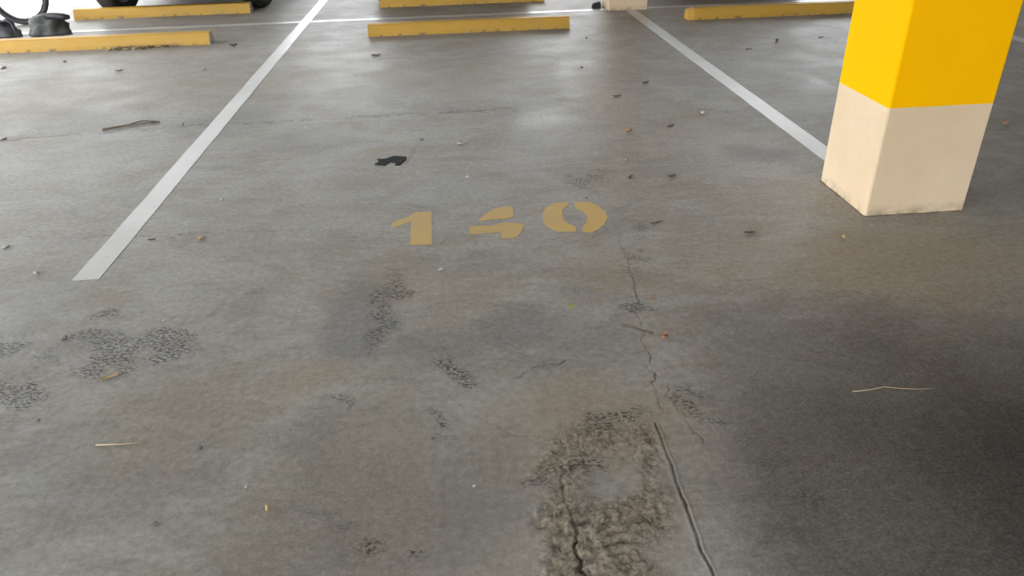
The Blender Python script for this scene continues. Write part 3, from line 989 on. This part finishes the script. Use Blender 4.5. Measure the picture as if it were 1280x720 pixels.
pebble(46, 343, .028, M['stone_pale'], 'pale angular pebble near the square end of the white line')
pebble(80, 423, .022, M['stone_pale'], 'pale pebble between two pitted patches of floor')
pebble(250, 561, .017, M['stone_grey'], 'grey pebble to the side of the straw stalk')
pebble(194, 656, .016, M['stone_grey'], 'dull grey crumb alone on bare floor past the straw stalk')
pebble(335, 638, .016, M['leaf_tan'], 'pale yellow seed husk standing on the brushed concrete', name='seed_husk', cat='seed', flat=1.5)
pebble(308, 609, .011, M['chip'], 'tiny pale chip near the yellow seed husk', name='mortar_chip', cat='chip')
pebble(593, 608, .011, M['chip'], 'tiny white chip on slate-grey floor beside the scabbed patch', name='mortar_chip', cat='chip')
pebble(551, 338, .022, M['chip'], 'pale pinkish chip on the floor beside the foot of the numeral 4', name='mortar_chip', cat='chip')
pebble(1055, 297, .022, M['leaf_tan'], 'tan crumb on the floor before the beige pillar base', name='soil_crumb', cat='crumb')
pebble(879, 142, .035, M['chip'], 'whitish chip beside the white line to the pillar', name='mortar_chip', cat='chip')
pebble(783, 201, .028, M['stone_pale'], 'pale crumb between the numeral 0 and the orange-brown scrap')
pebble(227, 156, .030, M['stone_pale'], 'pale pebble between the long twig and the white line')
pebble(81, 78, .036, M['stone_grey'], 'dark pebble out in front of the leafy wheel stop')
pebble(255, 87, .038, M['stone_pale'], 'pale pebble close to the white line and wheel stop end')
pebble(439, 147, .028, M['chip'], 'white chip on the floor joint behind the black scrap', name='mortar_chip', cat='chip')
pebble(527, 176, .028, M['stone_grey'], 'dark crumb right beside the black plastic scrap')
pebble(584, 222, .020, M['chip'], 'white speck of mortar beyond the numeral 4', name='mortar_chip', cat='chip')
pebble(4, 85, .07, M['chip'], 'white flat chip in front of the leafy wheel stop', name='mortar_chip', cat='chip', flat=.3)
pebble(4, 174, .045, M['chip'], 'white flat chip lying on the faint floor joint', name='mortar_chip', cat='chip', flat=.3)
pebble(7, 309, .035, M['chip'], 'white flat sliver near the pale pebble', name='mortar_chip', cat='chip', flat=.3)
pebble(277, 251, .020, M['chip'], 'small pale chip on the bay side of the long white line', name='mortar_chip', cat='chip')
pebble(252, 298, .032, M['leaf_tan'], 'tan flake on the floor joint inside bay 140', name='soil_crumb', cat='crumb', flat=.4)
pebble(48, 526, .012, M['stone_grey'], 'dark crumb at the edge of the pitted floor patches')
pebble(205, 402, .012, M['chip'], 'tiny white chip inside the pitted floor patch', name='mortar_chip', cat='chip')
pebble(733, 48, .025, M['stone_grey'], 'dark crumb in the bright band beside the far pillar')
pebble(727, 85, .024, M['stone_grey'], 'dark crumb on the glossy floor a stride from the far pillar')
pebble(733, 248, .014, M['stone_grey'], 'dark stone crumb touching the top of numeral 0')
pebble(702, 431 + 4, .007, M['stone_grey'], 'tiny dark grain on the bare floor near the cracks')

twig([(120, 557), (150, 556), (183, 553)], .0022, M['straw'], 'short straight pale straw stalk lying on the floor', name='straw_stalk', cat='straw')
twig([(1066, 490), (1085, 488), (1105, 484), (1125, 486), (1150, 487), (1168, 486)], .0016, M['straw'], 'long thin wavy grass stem on the shaded rough-grained floor', name='grass_stem', cat='grass stem')
twig([(128, 163), (145, 160), (162, 157), (178, 152), (200, 153)], .006, M['twig'], 'long brown forked twig on the floor by the white line', side=[(160, 158), (178, 156), (200, 153)])
twig([(777, 409), (790, 410), (802, 412), (816, 415)], .0013, M['twig'], 'thin brown twig lying across the long floor crack')
twig([(572, 180), (578, 181), (584, 179), (587, 177)], .0045, M['chip'], 'curled white peel of wood beyond the numerals', name='wood_peel', z=[.005, .005, .008, .018], cat='wood peel')

# small black rubber wedge next to the far pillar
wx0, wy0 = gp(746, 11)
bm = bmesh.new()
w = [(-.045, -.04, 0), (.045, -.04, 0), (.045, .05, 0), (-.045, .05, 0), (-.035, .0, .045), (.04, .0, .06), (.04, .045, .065), (-.035, .045, .05)]
vs = [bm.verts.new(p) for p in w]
for f in ((3, 2, 1, 0), (4, 5, 6, 7), (0, 1, 5, 4), (1, 2, 6, 5), (2, 3, 7, 6), (3, 0, 4, 7)):
    bm.faces.new([vs[i] for i in f])
bmesh.ops.bevel(bm, geom=list(bm.edges), offset=0.006, segments=2, affect='EDGES')
o = from_bm('rubber_wedge', bm, M['rubber'])
o.location = (wx0, wy0 + 0.02, 0)
tag(o, 'small black rubber wedge on the floor against the far pillar', 'wedge')
